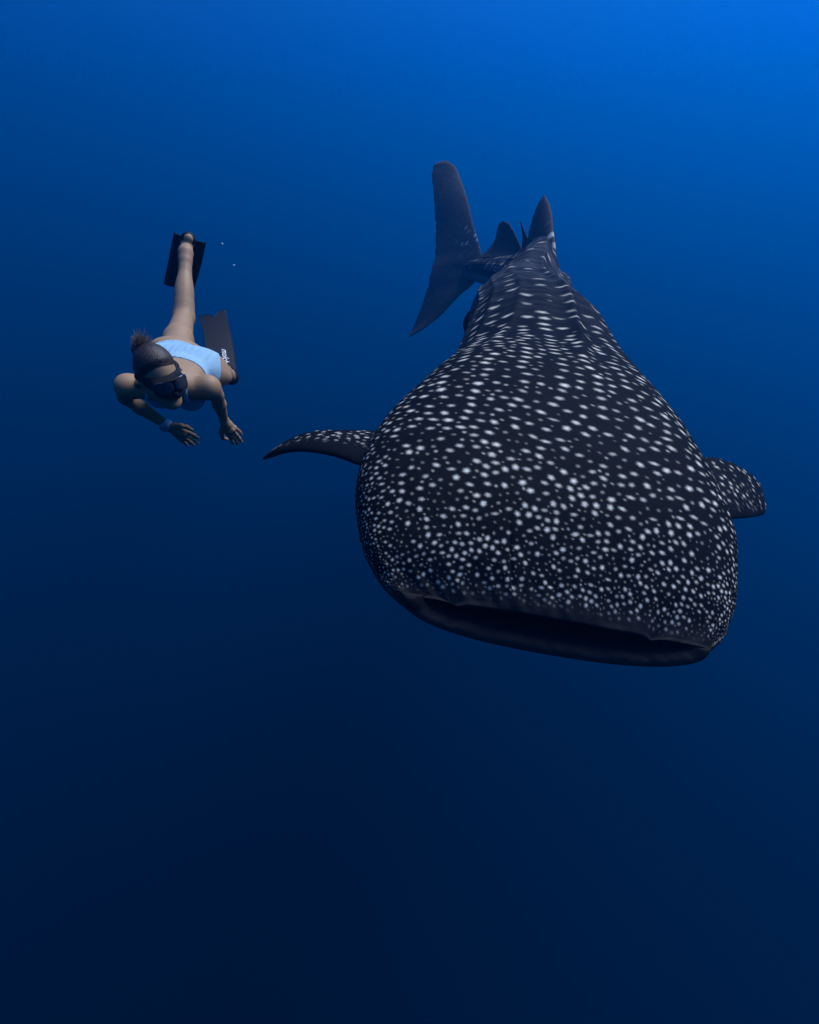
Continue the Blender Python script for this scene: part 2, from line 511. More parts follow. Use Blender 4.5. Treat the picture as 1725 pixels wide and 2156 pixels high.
def build_shark():
    V, Q, spot, pale, lining, suv = build_shark_body()
    Vs, Qs, Sp, Pa, Li, Su = [V], [Q], [spot], [pale], [lining], [suv]
    off = len(V)

    def add(G, spots=None, fade=None, soft=.2, u_off=0.3, pale_amt=None):
        nonlocal off
        nr, nc = G.shape[:2]
        out = np.zeros((nr, nc))
        if spots is not None:
            place_spots(out, G, np.full((nr, nc), spots), fade, soft, small=False)
        tip = G[-1].mean(0, keepdims=True)
        Vs.append(G.reshape(-1, 3)); Qs.append(grid_faces(nr, nc, off=off))
        Sp.append(out.ravel()); Pa.append(np.zeros(nr * nc) if pale_amt is None else pale_amt.ravel()); Li.append(np.zeros(nr * nc))
        su = np.zeros((nr, nc, 3)); su[..., 0] = u_off + np.arange(nr)[:, None] * .01; su[..., 1] = np.arange(nc)[None] * .01
        Su.append(su.reshape(-1, 3))
        off += nr * nc

    # caudal fin, upper lobe to lower lobe in one crescent
    G, u, x = fin([(938, 338, 8.35, 932, 338, 8.40), (958, 350, 8.25, 914, 347, 8.42), (968, 372, 8.15, 910, 368, 8.40), (983, 415, 7.9, 914, 425, 8.30), (996, 470, 7.65, 918, 485, 8.20),
                   (1010, 520, 7.45, 917, 535, 8.1), (1017, 558, 7.35, 911, 562, 8.05), (1003, 590, 7.4, 903, 597, 8.05),
                   (966, 624, 7.55, 893, 630, 8.1), (928, 664, 7.75, 880, 665, 8.15), (892, 692, 7.95, 869, 692, 8.2), (862, 709, 8.15, 861, 708, 8.2)], .055, 160, 40)
    add(G, .085, (np.exp(-((u - .52) / .10) ** 2)[:, None] * (1 - smooth(.25, .55, x))[None]) * .6, pale_amt=np.full((len(u), len(x)), .22))
    # first dorsal fin and its free rear tip
    G, u, x = fin([(1160, 585, 5.15, 1080, 560, 6.15), (1168, 556, 5.15, 1089, 545, 6.15), (1169, 525, 5.2, 1104, 522, 6.1), (1164, 480, 5.45, 1115, 484, 6.1),
                   (1161, 445, 5.7, 1126, 446, 6.1), (1155, 424, 5.9, 1136, 424, 6.1), (1148, 412, 6.05, 1144, 412, 6.1)], .085, 110, 36, flare=.9)
    add(G, .20, (1 - smooth(.35, .7, u))[:, None] * np.ones_like(x)[None] * .7, pale_amt=np.full((len(u), len(x)), .16))
    G, u, x = fin([(1118, 548, 6.0, 1086, 556, 6.3), (1114, 512, 6.1, 1099, 520, 6.4), (1107, 492, 6.2, 1100, 494, 6.45), (1099, 473, 6.4, 1097, 473, 6.5), (1096, 467, 6.45, 1095.6, 467, 6.5)], .035, 40, 20)
    add(G, pale_amt=np.full((len(u), len(x)), .06))
    # second dorsal fin
    G, u, x = fin([(1112, 548, 6.3, 1008, 542, 7.1), (1101, 527, 6.4, 1022, 530, 7.05), (1090, 504, 6.5, 1042, 505, 7.0), (1079, 482, 6.6, 1047, 484, 7.0), (1071, 470, 6.7, 1050, 473, 6.95), (1062, 466, 6.8, 1057, 466, 6.9)], .05, 60, 30, flare=.8)
    add(G, pale_amt=np.full((len(u), len(x)), .16))
    # pelvic fins hang below the flank, the far one out of sight
    G, u, x = fin([(1035, 650, 4.7, 1020, 690, 5.1), (1006, 648, 4.65, 1003, 706, 4.95), (988, 655, 4.6, 990, 712, 4.85), (978, 672, 4.6, 980, 704, 4.75), (975, 686, 4.62, 976, 690, 4.68)], .04, 50, 28)
    add(G, pale_amt=np.full((len(u), len(x)), .10))
    # pectoral fins
    G, u, x = fin([(850, 985, 1.95, 880, 905, 2.55), (800, 985, 1.97, 830, 904, 2.55), (757, 977, 2.02, 780, 906, 2.55), (722, 964, 2.1, 728, 905, 2.55), (682, 954, 2.2, 684, 906, 2.58), (642, 949, 2.3, 644, 911, 2.62),
                   (604, 951, 2.42, 606, 926, 2.65), (578, 958, 2.52, 579, 944, 2.68), (554, 967, 2.66, 555, 965, 2.7)], .055, 130, 40, flare=.7)
    f = np.ones_like(x)[None] * smooth(.25, .5, x)[None] * smooth(.1, .2, u)[:, None] * (1 - smooth(.80, .9, u))[:, None]
    add(G, .036, f * .8, pale_amt=(.55 * smooth(.80, .86, u) * (1 - smooth(.93, 1, u)))[:, None] * smooth(.3, .6, x)[None])
    G, u, x = fin([(1440, 1085, 2.0, 1410, 965, 2.5), (1500, 1096, 2.05, 1450, 962, 2.5), (1545, 1092, 2.15, 1488, 962, 2.5), (1575, 1090, 2.25, 1532, 971, 2.55), (1595, 1087, 2.33, 1570, 990, 2.6), (1604, 1085, 2.4, 1592, 1008, 2.62), (1607.5, 1083, 2.43, 1601, 1022, 2.63), (1608.5, 1079, 2.45, 1604, 1034, 2.62)], .055, 110, 40, flare=.7)
    add(G, .034, .8 * np.ones_like(x)[None] * smooth(.05, .3, x)[None] * np.ones_like(u)[:, None] * .9)

    V = np.concatenate(Vs); Q = np.concatenate(Qs)
    paint = np.ones((len(V), 4), np.float32)
    paint[:, 0] = np.concatenate(Sp); paint[:, 1] = np.concatenate(Pa); paint[:, 2] = np.concatenate(Li)
    base = at(1140, 920, 2.4) - np.array([0, 0, .45])
    ob = mesh_from('whale_shark', V, Q, shark_skin(), origin=base, attrs={'paint': ('FLOAT_COLOR', paint), 'suv': ('FLOAT_VECTOR', np.concatenate(Su))})
    tag(ob, 'huge dark grey whale shark covered in white spots, swimming towards the camera, mouth slightly open', 'whale shark')
    return ob


def shark_skin():
    t = NT('spotted_shark_skin')
    b = t.n('BsdfPrincipled', i_Roughness=.7)
    b.inputs['Specular IOR Level'].default_value = .02
    at_ = t.n('Attribute', attribute_name='paint'); sep = t.n('SeparateColor'); t.l(at_.outputs['Color'], sep.inputs[0])
    uv = t.n('Attribute', attribute_name='suv'); suv = t.n('SeparateXYZ'); t.l(uv.outputs['Vector'], suv.inputs[0])
    tc = t.n('TexCoord')
    n1 = t.n('TexNoise', i_Scale=9.0, i_Detail=6.0, i_Roughness=.6); t.l(tc.outputs['Object'], n1.inputs['Vector'])
    n2 = t.n('TexNoise', i_Scale=140.0, i_Detail=4.0, i_Roughness=.7); t.l(tc.outputs['Object'], n2.inputs['Vector'])
    skin = t.mix(n1.outputs['Fac'], (.0016, .0019, .0023), (.0062, .0074, .0088))
    # thin wavy cross stripes on the rear half of the back
    mp = t.n('Mapping'); mp.inputs['Scale'].default_value = (10.0, 1.1, 1.0); t.l(uv.outputs['Vector'], mp.inputs['Vector'])
    n3 = t.n('TexNoise', i_Scale=1.0, i_Detail=3.0, i_Distortion=.6); t.l(mp.outputs[0], n3.inputs['Vector'])
    st = t.ramp(n3.outputs['Fac'], .47, .60)
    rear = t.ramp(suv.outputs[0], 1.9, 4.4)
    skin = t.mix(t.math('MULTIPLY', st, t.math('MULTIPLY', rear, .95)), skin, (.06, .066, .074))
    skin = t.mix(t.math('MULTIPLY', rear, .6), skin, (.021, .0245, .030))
    # spots with a broken, brushed edge
    mp2 = t.n('Mapping'); mp2.inputs['Scale'].default_value = (230.0, 60.0, 1.0); t.l(uv.outputs['Vector'], mp2.inputs['Vector'])
    n4 = t.n('TexNoise', i_Scale=1.0, i_Detail=4.0, i_Roughness=.7); t.l(mp2.outputs[0], n4.inputs['Vector'])
    sp = t.math('ADD', sep.outputs[0], t.math('MULTIPLY', t.math('SUBTRACT', n4.outputs['Fac'], .5), t.math('MULTIPLY', sep.outputs[0], 1.9)), clamp=True)
    skin = t.mix(sep.outputs[1], skin, (.26, .24, .22))
    col = t.mix(sp, skin, (.68, .65, .53))
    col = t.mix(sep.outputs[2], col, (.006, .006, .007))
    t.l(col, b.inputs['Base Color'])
    bp = t.n('Bump', i_Strength=.25, i_Distance=.004); t.l(n2.outputs['Fac'], bp.inputs['Height'])
    bp2 = t.n('Bump', i_Strength=.30, i_Distance=.02); t.l(n1.outputs['Fac'], bp2.inputs['Height']); t.l(bp.outputs[0], bp2.inputs['Normal'])
    t.l(bp2.outputs[0], b.inputs['Normal'])
    t.l(b.outputs[0], t.out.inputs['Surface'])
    return t.m


shark = build_shark()


def shark_eye(side):
    s_ = np.array([.20]); th = math.radians(-4 if side > 0 else 184)
    x, y = section(s_, np.array([th]), half_w(s_), top_h(s_), bot_h(s_), sup_e(s_))
    c, t, R, U = frame(s_)
    p = c[0] + x[0, 0] * R[0] + y[0, 0] * U[0]
    bm = bmesh.new(); bmesh.ops.create_uvsphere(bm, u_segments=20, v_segments=12, radius=.021)
    me = bpy.data.meshes.new('eye'); bm.to_mesh(me); bm.free()
    for f in me.polygons:
        f.use_smooth = True
    me.materials.append(plain('shark_eye', (.006, .006, .007), .25, .2, 60, 0, .5))
    o = bpy.data.objects.new('eye', me); COL.objects.link(o)
    p = p * .972 + c[0] * .028
    o.parent = shark; o.location = Vector(p) - shark.location


shark_eye(1); shark_eye(-1)
# ------------------------------------------------------------------ the swimmer: one continuous body grown from a distance field
import openvdb
VOX = 0.004
LO = np.array([-1.46, 1.74, -1.12]) + CAM
HI = np.array([-0.70, 3.66, -0.14]) + CAM
SHAPE = np.ceil((HI - LO) / VOX).astype(int)


def unit(v):
    v = np.asarray(v, float)
    return v / np.linalg.norm(v)


class Field:
    """signed distance samples on the common grid, with local smooth union"""
    def __init__(self):
        self.d = np.full(SHAPE, .08, np.float32)

    def window(self, lo, hi):
        a = np.clip(np.floor((lo - LO) / VOX).astype(int), 0, SHAPE - 1); b = np.clip(np.ceil((hi - LO) / VOX).astype(int) + 1, 1, SHAPE)
        ax = [(LO[i] + (np.arange(a[i], b[i])) * VOX).astype(np.float32) for i in range(3)]
        return tuple(slice(a[i], b[i]) for i in range(3)), np.stack(np.meshgrid(*ax, indexing='ij'), -1)

    def blend(self, sl, d, k):
        c = self.d[sl]
        if k > 0:
            h = np.clip(.5 + .5 * (c - d) / k, 0, 1)
            self.d[sl] = c + (d - c) * h - k * h * (1 - h)
        else:
            self.d[sl] = np.minimum(c, d)

    def cone(self, a, b, ra, rb, k=.02, pad=.05, flat=None):
        a = np.asarray(a, np.float32); b = np.asarray(b, np.float32); r = max(ra, rb) + pad
        sl, P = self.window(np.minimum(a, b) - r, np.maximum(a, b) + r)
        ba = b - a; pa = P - a
        t = np.clip((pa @ ba) / float(ba @ ba), 0, 1)
        v = pa - t[..., None] * ba
        if flat is not None:                       # (direction, factor): squeeze the limb along a direction
            n, f = flat; n = np.asarray(n, np.float32)
            v = v + (v @ n)[..., None] * n * (1 / f - 1)
        d = np.linalg.norm(v, axis=-1) - (ra + (rb - ra) * t)
        self.blend(sl, d, k)

    def chain(self, pts, rad, k=.012, pad=.03):
        for i in range(len(pts) - 1):
            self.cone(pts[i], pts[i + 1], rad[i], rad[i + 1], k if i == 0 else .006, pad)

    def ell(self, c, M, r, k=.03, pad=.06, cut=False):
        c = np.asarray(c, np.float32); M = np.asarray(M, np.float32); r = np.asarray(r, np.float32)
        e = np.abs(M.T) @ r + pad
        sl, P = self.window(c - e, c + e)
        q = (P - c) @ M.T
        k0 = np.linalg.norm(q / r, axis=-1); k1 = np.linalg.norm(q / r ** 2, axis=-1) + 1e-9
        d = k0 * (k0 - 1) / k1
        if cut:
            cur = self.d[sl]; h = np.clip(.5 - .5 * (cur + d) / k, 0, 1)
            self.d[sl] = cur + (-d - cur) * h + k * h * (1 - h)
        else:
            self.blend(sl, d, k)


def to_mesh(d, off=(0, 0, 0)):
    g = openvdb.FloatGrid(.08)
    g.copyFromArray(np.ascontiguousarray(d), tolerance=0.0)
    g.transform = openvdb.createLinearTransform(voxelSize=VOX)
    pts, quads = g.convertToQuads(isovalue=0.0)
    return np.asarray(pts, float) + LO + np.asarray(off) * VOX, np.asarray(quads)[:, ::-1].astype(int)


def sub_mesh(F, lo, hi, fn):
    """mesh of a garment: fn(P, d) -> distance, evaluated in a window"""
    sl, P = F.window(np.asarray(lo), np.asarray(hi))
    d = fn(P.astype(np.float64), F.d[sl])
    d = np.pad(d.astype(np.float32), 2, constant_values=.08)
    return to_mesh(d, [s.start - 2 for s in sl])


# joints (image position and distance turned into places in the sea)
J = {k: at(*v) for k, v in dict(
    neck=(354, 810, 2.19), rsh=(269, 811, 2.24), lsh=(438, 813, 2.29), rel=(263, 836, 2.47), lel=(456, 832, 2.54), rwr=(354, 897, 2.58), lwr=(472, 884, 2.75),
    rhip=(366, 756, 2.70), lhip=(420, 784, 2.64), rkn=(387, 668, 3.03), ran=(391, 532, 3.12), rheel=(397, 503, 3.145), rtoe=(384, 540, 3.36),
    lkn=(461, 788, 3.05), lan=(481, 789, 3.41), lheel=(488, 796, 3.45), ltoe=(478, 770, 3.60)).items()}
pel = (J['rhip'] + J['lhip']) / 2
shm = (J['rsh'] + J['lsh']) / 2
T_up = unit(shm - pel)                                    # along the spine, towards the head
T_lf = unit((J['lhip'] - J['rhip']) * .5 + (J['lsh'] - J['rsh']) * .5); T_lf = unit(T_lf - T_up * (T_lf @ T_up))
T_bk = np.cross(T_up, T_lf) * -1                          # out of the back
if T_bk[2] < 0:
    T_bk = -T_bk
TM = np.stack([T_lf, T_bk, T_up])
tor = lambda x, y, z: pel + x * T_lf + y * T_bk + z * T_up
L_up = float(np.linalg.norm(shm - pel))
hip_lf = unit(J['lhip'] - J['rhip'])

B = Field()
# trunk
PM = np.stack([unit(hip_lf), unit(np.cross(T_up, hip_lf)) * (1 if np.cross(T_up, hip_lf) @ T_bk > 0 else -1), T_up])
B.ell(pel + T_up * .03, PM, (.152, .088, .105), k=.0)
B.ell(tor(0, -.005, L_up * .42), TM, (.118, .082, .15), k=.05)
B.ell(tor(0, .0, L_up * .74), TM, (.138, .088, .165), k=.05)
B.cone(J['rsh'] - T_bk * .012, J['lsh'] - T_bk * .012, .043, .043, k=.05)
B.ell(tor(.062, .040, L_up * .80), TM, (.05, .032, .08), k=.03)      # shoulder blades
B.ell(tor(-.062, .040, L_up * .80), TM, (.05, .032, .08), k=.03)
for s in (-1, 1):
    B.ell(tor(.062 * s, -.085, L_up * .66), TM, (.056, .05, .056), k=.03)
    hp = J['lhip'] if s > 0 else J['rhip']
    B.ell(hp + PM[1] * .040 - T_up * .035 - hip_lf * .018 * s, PM, (.078, .066, .085), k=.03)
# legs
for hp, kn, an in ((J['rhip'], J['rkn'], J['ran']), (J['lhip'], J['lkn'], J['lan'])):
    d = unit(kn - hp); e = unit(an - kn)
    back = unit(PM[1] - d * (PM[1] @ d)); backs = unit(np.cross(np.cross(d + 1e-3, e), e)) if abs(d @ e) < .97 else back
    if backs @ np.array([0, -.5, 1.]) < 0:
        backs = -backs
    B.cone(hp - T_up * .01, hp + d * .20, .083, .072, k=.04)
    B.cone(hp + d * .20, kn, .071, .052, k=.03)
    B.cone(kn, kn + e * .06, .052, .050, k=.025)
    B.ell(kn + e * .13 + backs * .016, np.stack([unit(np.cross(e, backs)), backs, e]), (.049, .047, .13), k=.025)
    B.cone(kn, an, .047, .033, k=.03)
    B.cone(an - e * .05, an, .034, .035, k=.02)
FEET = {}
for key, an, he, to in (('r', J['ran'], J['rheel'], J['rtoe']), ('l', J['lan'], J['lheel'], J['ltoe'])):
    dd = unit(to - he); sd = unit(np.cross(dd, unit(an - J[key + 'kn'])))
    B.cone(an, he + dd * .03, .034, .033, k=.02)
    B.ell(he + dd * .012, np.eye(3), (.034, .034, .036), k=.015)
    B.ell(he + unit(CAM - he) * .010, np.eye(3), (.031, .031, .031), k=.012)
    B.cone(he + dd * .03, to, .034, .026, k=.02)
    for s in (-1, 1):                                      # ankle bones
        B.ell(an + sd * .027 * s, np.eye(3), (.012, .012, .012), k=.012)
D_TRUNK = B.d.copy()
# arms
for sh, el, wr in ((J['rsh'], J['rel'], J['rwr']), (J['lsh'], J['lel'], J['lwr'])):
    d = unit(el - sh); e = unit(wr - el)
    B.ell(sh + d * .02, np.eye(3), (.043, .043, .043), k=.035)
    B.cone(sh, sh + d * .14, .041, .037, k=.025)
    B.cone(sh + d * .14, el, .037, .031, k=.02)
    B.cone(el, el + e * .08, .0305, .031, k=.015)
    B.cone(el + e * .08, wr, .031, .0205, k=.015, flat=(unit(np.cross(e, [0, 0, 1])), 1.0))


def hand(wr, k1, fingers, thumb, scale=1.0):
    """palm from the wrist to the four knuckles, then four fingers and the thumb as jointed chains"""
    for kn in k1:
        B.cone(wr, kn, .019, .0115, k=.010, pad=.02)
    for i in range(3):
        B.cone(k1[i], k1[i + 1], .0115, .0115, k=.008, pad=.02)
        B.cone((wr + k1[i]) / 2, (wr + k1[i + 1]) / 2, .0125, .0125, k=.01, pad=.02)
    for pts, r in fingers:
        B.chain([np.asarray(p) for p in pts], r, k=.006, pad=.02)
    B.chain([np.asarray(p) for p in thumb], (.0165, .0125, .0105, .0085), k=.010, pad=.02)


def finger(kx, ky, kz, tx, ty, tz, bend, r=.0092):
    a, b = at(kx, ky, kz), at(tx, ty, tz)
    v = b - a; n = bend * np.array([0, -.25, 1.0])
    return [a, a + v * .45 + n * .010, a + v * .76 + n * .009, b], (r * 1.08, r, r * .9, r * .72)


zl = 2.75
kl = [at(478.5, 910, 2.80), at(484.0, 908.5, 2.785), at(489.5, 905.5, 2.785), at(494.5, 901.0, 2.795)]
hand(J['lwr'], kl, [finger(478.5, 910, 2.80, 493.8, 940.5, 2.87, .6), finger(484, 908.5, 2.785, 503.6, 938.6, 2.87, .6), finger(489.5, 905.5, 2.785, 509.6, 931.0, 2.87, .6),
                    finger(494.5, 901, 2.795, 509.7, 914.6, 2.86, .5, .0082)],
     [at(473, 891, 2.76), at(466, 909, 2.79), at(469.5, 922, 2.84), at(478, 925, 2.88)])
kr = [at(384.5, 906.5, 2.60), at(386.0, 914, 2.61), at(385.5, 921, 2.63), at(382.5, 926.5, 2.65)]
hand(J['rwr'] + unit(kr[1] - J['rwr']) * .012, kr, [finger(384.5, 906.5, 2.60, 418.3, 922.3, 2.66, .6), finger(386, 914, 2.61, 417.2, 932.6, 2.67, .6), finger(385.5, 921, 2.63, 408, 937.6, 2.70, .6),
                    finger(382.5, 926.5, 2.65, 394.3, 938.6, 2.72, .5, .0082)],
     [at(362, 897, 2.58), at(381, 896.5, 2.57), at(394, 899.5, 2.58), at(404.5, 905.5, 2.60)])

# head: turned towards the shark, tipped down and leaning
hc = at(336, 792, 2.12)
to_cam = unit(CAM - hc)
i_r = unit(np.cross(to_cam, [0, 0, 1.0])) * -1
if i_r[0] < 0:
    i_r = -i_r
i_u = unit(np.cross(i_r, to_cam) * -1)
if i_u[2] < 0:
    i_u = -i_u


def rot(v, ax, deg):
    a = math.radians(deg); ax = unit(ax)
    return v * math.cos(a) + np.cross(ax, v) * math.sin(a) + ax * (ax @ v) * (1 - math.cos(a))


h_f, h_u, h_l = to_cam.copy(), i_u.copy(), i_r.copy()
TIP, YAW, LEAN = 28.0, 16.0, 13.0
h_f, h_l = math.cos(math.radians(YAW)) * h_f + math.sin(math.radians(YAW)) * h_l, math.cos(math.radians(YAW)) * h_l - math.sin(math.radians(YAW)) * h_f
h_f, h_u = math.cos(math.radians(TIP)) * h_f - math.sin(math.radians(TIP)) * h_u, math.cos(math.radians(TIP)) * h_u + math.sin(math.radians(TIP)) * h_f
# lean the crown to the left of the picture
sgn = 1 if (rot(h_u, to_cam, 10) @ i_r) < (h_u @ i_r) else -1
h_f, h_u, h_l = (rot(v, to_cam, sgn * LEAN) for v in (h_f, h_u, h_l))
HM = np.stack([h_l, h_f, h_u])
hd = lambda x, y, z: hc + x * h_l + y * h_f + z * h_u
B.ell(hd(0, -.012, .028), HM, (.064, .088, .088), k=.0)
B.ell(hd(0, .022, -.012), HM, (.059, .066, .080), k=.02)              # face
B.cone(hd(0, .050, -.078), hd(0, .062, -.096), .030, .022, k=.025)    # chin
for s in (-1, 1):
    B.cone(hd(.048 * s, .0, -.045), hd(.018 * s, .055, -.092), .022, .018, k=.02)      # jaw
    B.ell(hd(.040 * s, .062, -.022), HM, (.026, .022, .022), k=.018)                   # cheeks
    B.ell(hd(.068 * s, -.010, -.008), HM, (.010, .018, .030), k=.006)                  # ears
    B.ell(hd(.030 * s, .088, .010), HM, (.016, .012, .010), k=.010, cut=True)          # eye sockets
B.cone(hd(0, .084, .008), hd(0, .104, -.028), .009, .013, k=.012)      # nose
B.ell(hd(0, .083, -.056), HM, (.022, .010, .006), k=.006)             # lips
B.ell(hd(0, .081, -.066), HM, (.019, .010, .006), k=.006)
B.ell(hd(0, .095, -.0608), HM, (.019, .008, .0014), k=.003, cut=True)
B.cone(hd(0, -.03, -.05), shm + T_up * .0 - T_bk * .0, .048, .058, k=.035)     # neck
B.cone(hd(0, -.04, -.03), shm + T_bk * .02, .044, .05, k=.03)

V, Q = to_mesh(B.d)


def skin_mat():
    t = NT('swimmer_skin')
    b = t.n('BsdfPrincipled', i_Roughness=.55)
    b.inputs['Specular IOR Level'].default_value = .25
    tc = t.n('TexCoord')
    n1 = t.n('TexNoise', i_Scale=7.0, i_Detail=4.0); t.l(tc.outputs['Object'], n1.inputs['Vector'])
    n2 = t.n('TexNoise', i_Scale=160.0, i_Detail=4.0); t.l(tc.outputs['Object'], n2.inputs['Vector'])
    c = t.mix(n1.outputs['Fac'], (.245, .150, .074), (.34, .212, .108))
    c = t.mix(t.math('MULTIPLY', n2.outputs['Fac'], .35), c, (.18, .106, .054))
    t.l(c, b.inputs['Base Color'])
    bp = t.n('Bump', i_Strength=.12, i_Distance=.002); t.l(n2.outputs['Fac'], bp.inputs['Height']); t.l(bp.outputs[0], b.inputs['Normal'])
    t.l(b.outputs[0], t.out.inputs['Surface'])
    return t.m


P_ORIGIN = pel
person = mesh_from('person', V, Q, skin_mat(), origin=P_ORIGIN)
tag(person, 'swimmer in pale blue swimsuit, black mask and black fins, gliding face down beside the shark', 'person')


def part(name, V, Q, mat, parent=person, T=None, **kw):
    V = np.asarray(V, float)
    ob = mesh_from(name, V, Q, mat, origin=P_ORIGIN, T=T, **kw)
    ob.parent = parent
    ob.location = (0, 0, 0)
    return ob


# ---- swimsuit: one-piece with a low back, high legs and thin shoulder straps
def suit_region(P, d):
    q = (P - pel) @ TM.T; x, y, z = q[..., 0], q[..., 1], q[..., 2]
    qp = (P - pel) @ PM.T; px, py, pz = qp[..., 0], qp[..., 1], qp[..., 2]
    ax = np.abs(px)
    leg = (-.075 + 1.05 * np.clip(ax - .035, 0, 1)) - pz              # leg opening rises to the hip
    leg = np.maximum(leg, -.10 - pz)
    back = np.where(y > -.02, z - (.285 + .9 * np.clip(np.abs(x) - .10, 0, 1)), z - .405 + .0 * x)     # low back, high chest
    back = back * .8
    body = np.maximum(leg * .75, back)
    # shoulder straps
    sx = np.abs(np.abs(x) - (.098 - .25 * np.clip(z - .40, 0, .1))) - .0085
    strap = np.maximum(np.maximum(np.maximum(sx, .39 - z), y - .02), z - .56)
    strapb = np.maximum(np.maximum(sx, .17 - z), -y - .0)
    reg = np.minimum(body, strap)
    # keep clear of the arms
    arm = np.abs(x) - .168
    return np.maximum(np.maximum(d - .0055, reg), arm)


lo, hi = pel - .36, pel + .36
lo = np.minimum(lo, shm - .28); hi = np.maximum(hi, shm + .28)
TR = Field(); TR.d = D_TRUNK
sv, sq = sub_mesh(TR, lo, hi, suit_region)


def suit_mat():
    t = NT('swimsuit_fabric')
    b = t.n('BsdfPrincipled', i_Roughness=.75)
    b.inputs['Specular IOR Level'].default_value = .2
    tc = t.n('TexCoord')
    n1 = t.n('TexNoise', i_Scale=12.0, i_Detail=5.0); t.l(tc.outputs['Object'], n1.inputs['Vector'])
    w = t.n('TexWave', i_Scale=11.0, i_Distortion=5.0, i_Detail=2.0); t.l(tc.outputs['Object'], w.inputs['Vector'])
    n2 = t.n('TexNoise', i_Scale=260.0, i_Detail=3.0); t.l(tc.outputs['Object'], n2.inputs['Vector'])
    c = t.mix(n1.outputs['Fac'], (.19, .335, .42), (.26, .415, .49))
    c = t.mix(t.math('MULTIPLY', n2.outputs['Fac'], .3), c, (.18, .30, .40))
    t.l(c, b.inputs['Base Color'])
    bp = t.n('Bump', i_Strength=.35, i_Distance=.006); t.l(w.outputs['Fac'], bp.inputs['Height']); t.l(bp.outputs[0], b.inputs['Normal'])
    t.l(b.outputs[0], t.out.inputs['Surface'])
    return t.m


tag(part('swimsuit', sv, sq, suit_mat()), 'pale blue one-piece swimsuit with thin straps')

# ---- hair: a cap combed back to a tie, with a tuft floating above it
TIE = hd(-.018, -.092, .085)


def hair_region(P, d):
    q = (P - hc) @ HM.T; x, y, z = q[..., 0], q[..., 1], q[..., 2]
    edge = -(-.668 * y + .744 * z - .005 - .10 * np.clip(np.abs(x) - .035, 0, 1) + .002 * np.sin(x * 70))
    r = np.linalg.norm(P - TIE, axis=-1)
    ang = np.arctan2(x, z - .03)
    wave = .0006 * np.sin(ang * 46 + 5 * y / .05) + .0005 * np.sin(ang * 93 + y * 60)
    shell = d - ((.0095 + wave) * smooth(0, .030, -edge) + .0006)
    bun = r - .024
    h = np.clip(.5 + .5 * (shell - bun) / .02, 0, 1)
    s = shell + (bun - shell) * h - .02 * h * (1 - h)
    low = -.085 - z
    return np.maximum(np.maximum(s, edge), np.maximum(low, np.linalg.norm(q, axis=-1) - .16))


hv, hq = sub_mesh(B, hc - .2, hc + .2, hair_region)


def hair_mat():
    t = NT('brown_hair')
    b = t.n('BsdfPrincipled', i_Roughness=.5)
    b.inputs['Specular IOR Level'].default_value = .3
    tc = t.n('TexCoord'); mp = t.n('Mapping'); mp.inputs['Scale'].default_value = (60, 14, 60); t.l(tc.outputs['Object'], mp.inputs['Vector'])
    n1 = t.n('TexNoise', i_Scale=3.0, i_Detail=6.0, i_Roughness=.7); t.l(mp.outputs[0], n1.inputs['Vector'])
    c = t.mix(t.ramp(n1.outputs['Fac'], .35, .75), (.012, .009, .007), (.085, .056, .034))
    t.l(c, b.inputs['Base Color'])
    bp = t.n('Bump', i_Strength=.6, i_Distance=.004); t.l(n1.outputs['Fac'], bp.inputs['Height']); t.l(bp.outputs[0], b.inputs['Normal'])
    t.l(b.outputs[0], t.out.inputs['Surface'])
    return t.m


hair = part('hair', hv, hq, hair_mat())
tag(hair, 'dark brown hair tied back')


def tubes(paths, radii, sides=5):
    Vs, Qs, off = [], [], 0
    for pts, rr in zip(paths, radii):
        pts = np.asarray(pts); n = len(pts)
        tan = np.gradient(pts, axis=0); tan /= np.linalg.norm(tan, axis=1, keepdims=True) + 1e-9
        a = np.cross(tan, [.3, .5, .8]); a /= np.linalg.norm(a, axis=1, keepdims=True) + 1e-9
        b = np.cross(tan, a)
        ph = np.linspace(0, 2 * math.pi, sides, endpoint=False)
        ring = pts[:, None] + np.asarray(rr)[:, None, None] * (np.cos(ph)[None, :, None] * a[:, None] + np.sin(ph)[None, :, None] * b[:, None])
        Vs.append(ring.reshape(-1, 3)); Qs.append(grid_faces(n, sides, off=off)); off += n * sides
    return np.concatenate(Vs), np.concatenate(Qs)


paths, radii = [], []
tuft_dir = unit(at(298, 722, 2.08) - TIE)
for k in range(700):
    r0 = rng.normal(0, 1, 3); side = unit(r0 - tuft_dir * (r0 @ tuft_dir))
    L_ = .026 + .040 * rng.random() ** 2 + .008 * rng.random()
    t_ = np.linspace(0, 1, 7)
    sp = (.50 * rng.random() + .05)
    c0 = TIE + side * .016 * rng.random()
    bend = rng.normal(0, .010, 3)
    paths.append(c0 + tuft_dir * L_ * t_[:, None] + side * L_ * sp * (t_ ** 1.6)[:, None] + bend * (t_ ** 2)[:, None])
    radii.append(.0011 * (1 - t_) ** .7 + .00025)
tv, tq = tubes(paths, radii)
tag(part('hair_tuft', tv, tq, plain('tuft_hair', (.25, .19, .125), .5, .5, 90), parent=hair), 'lighter brown tuft above the hair tie')
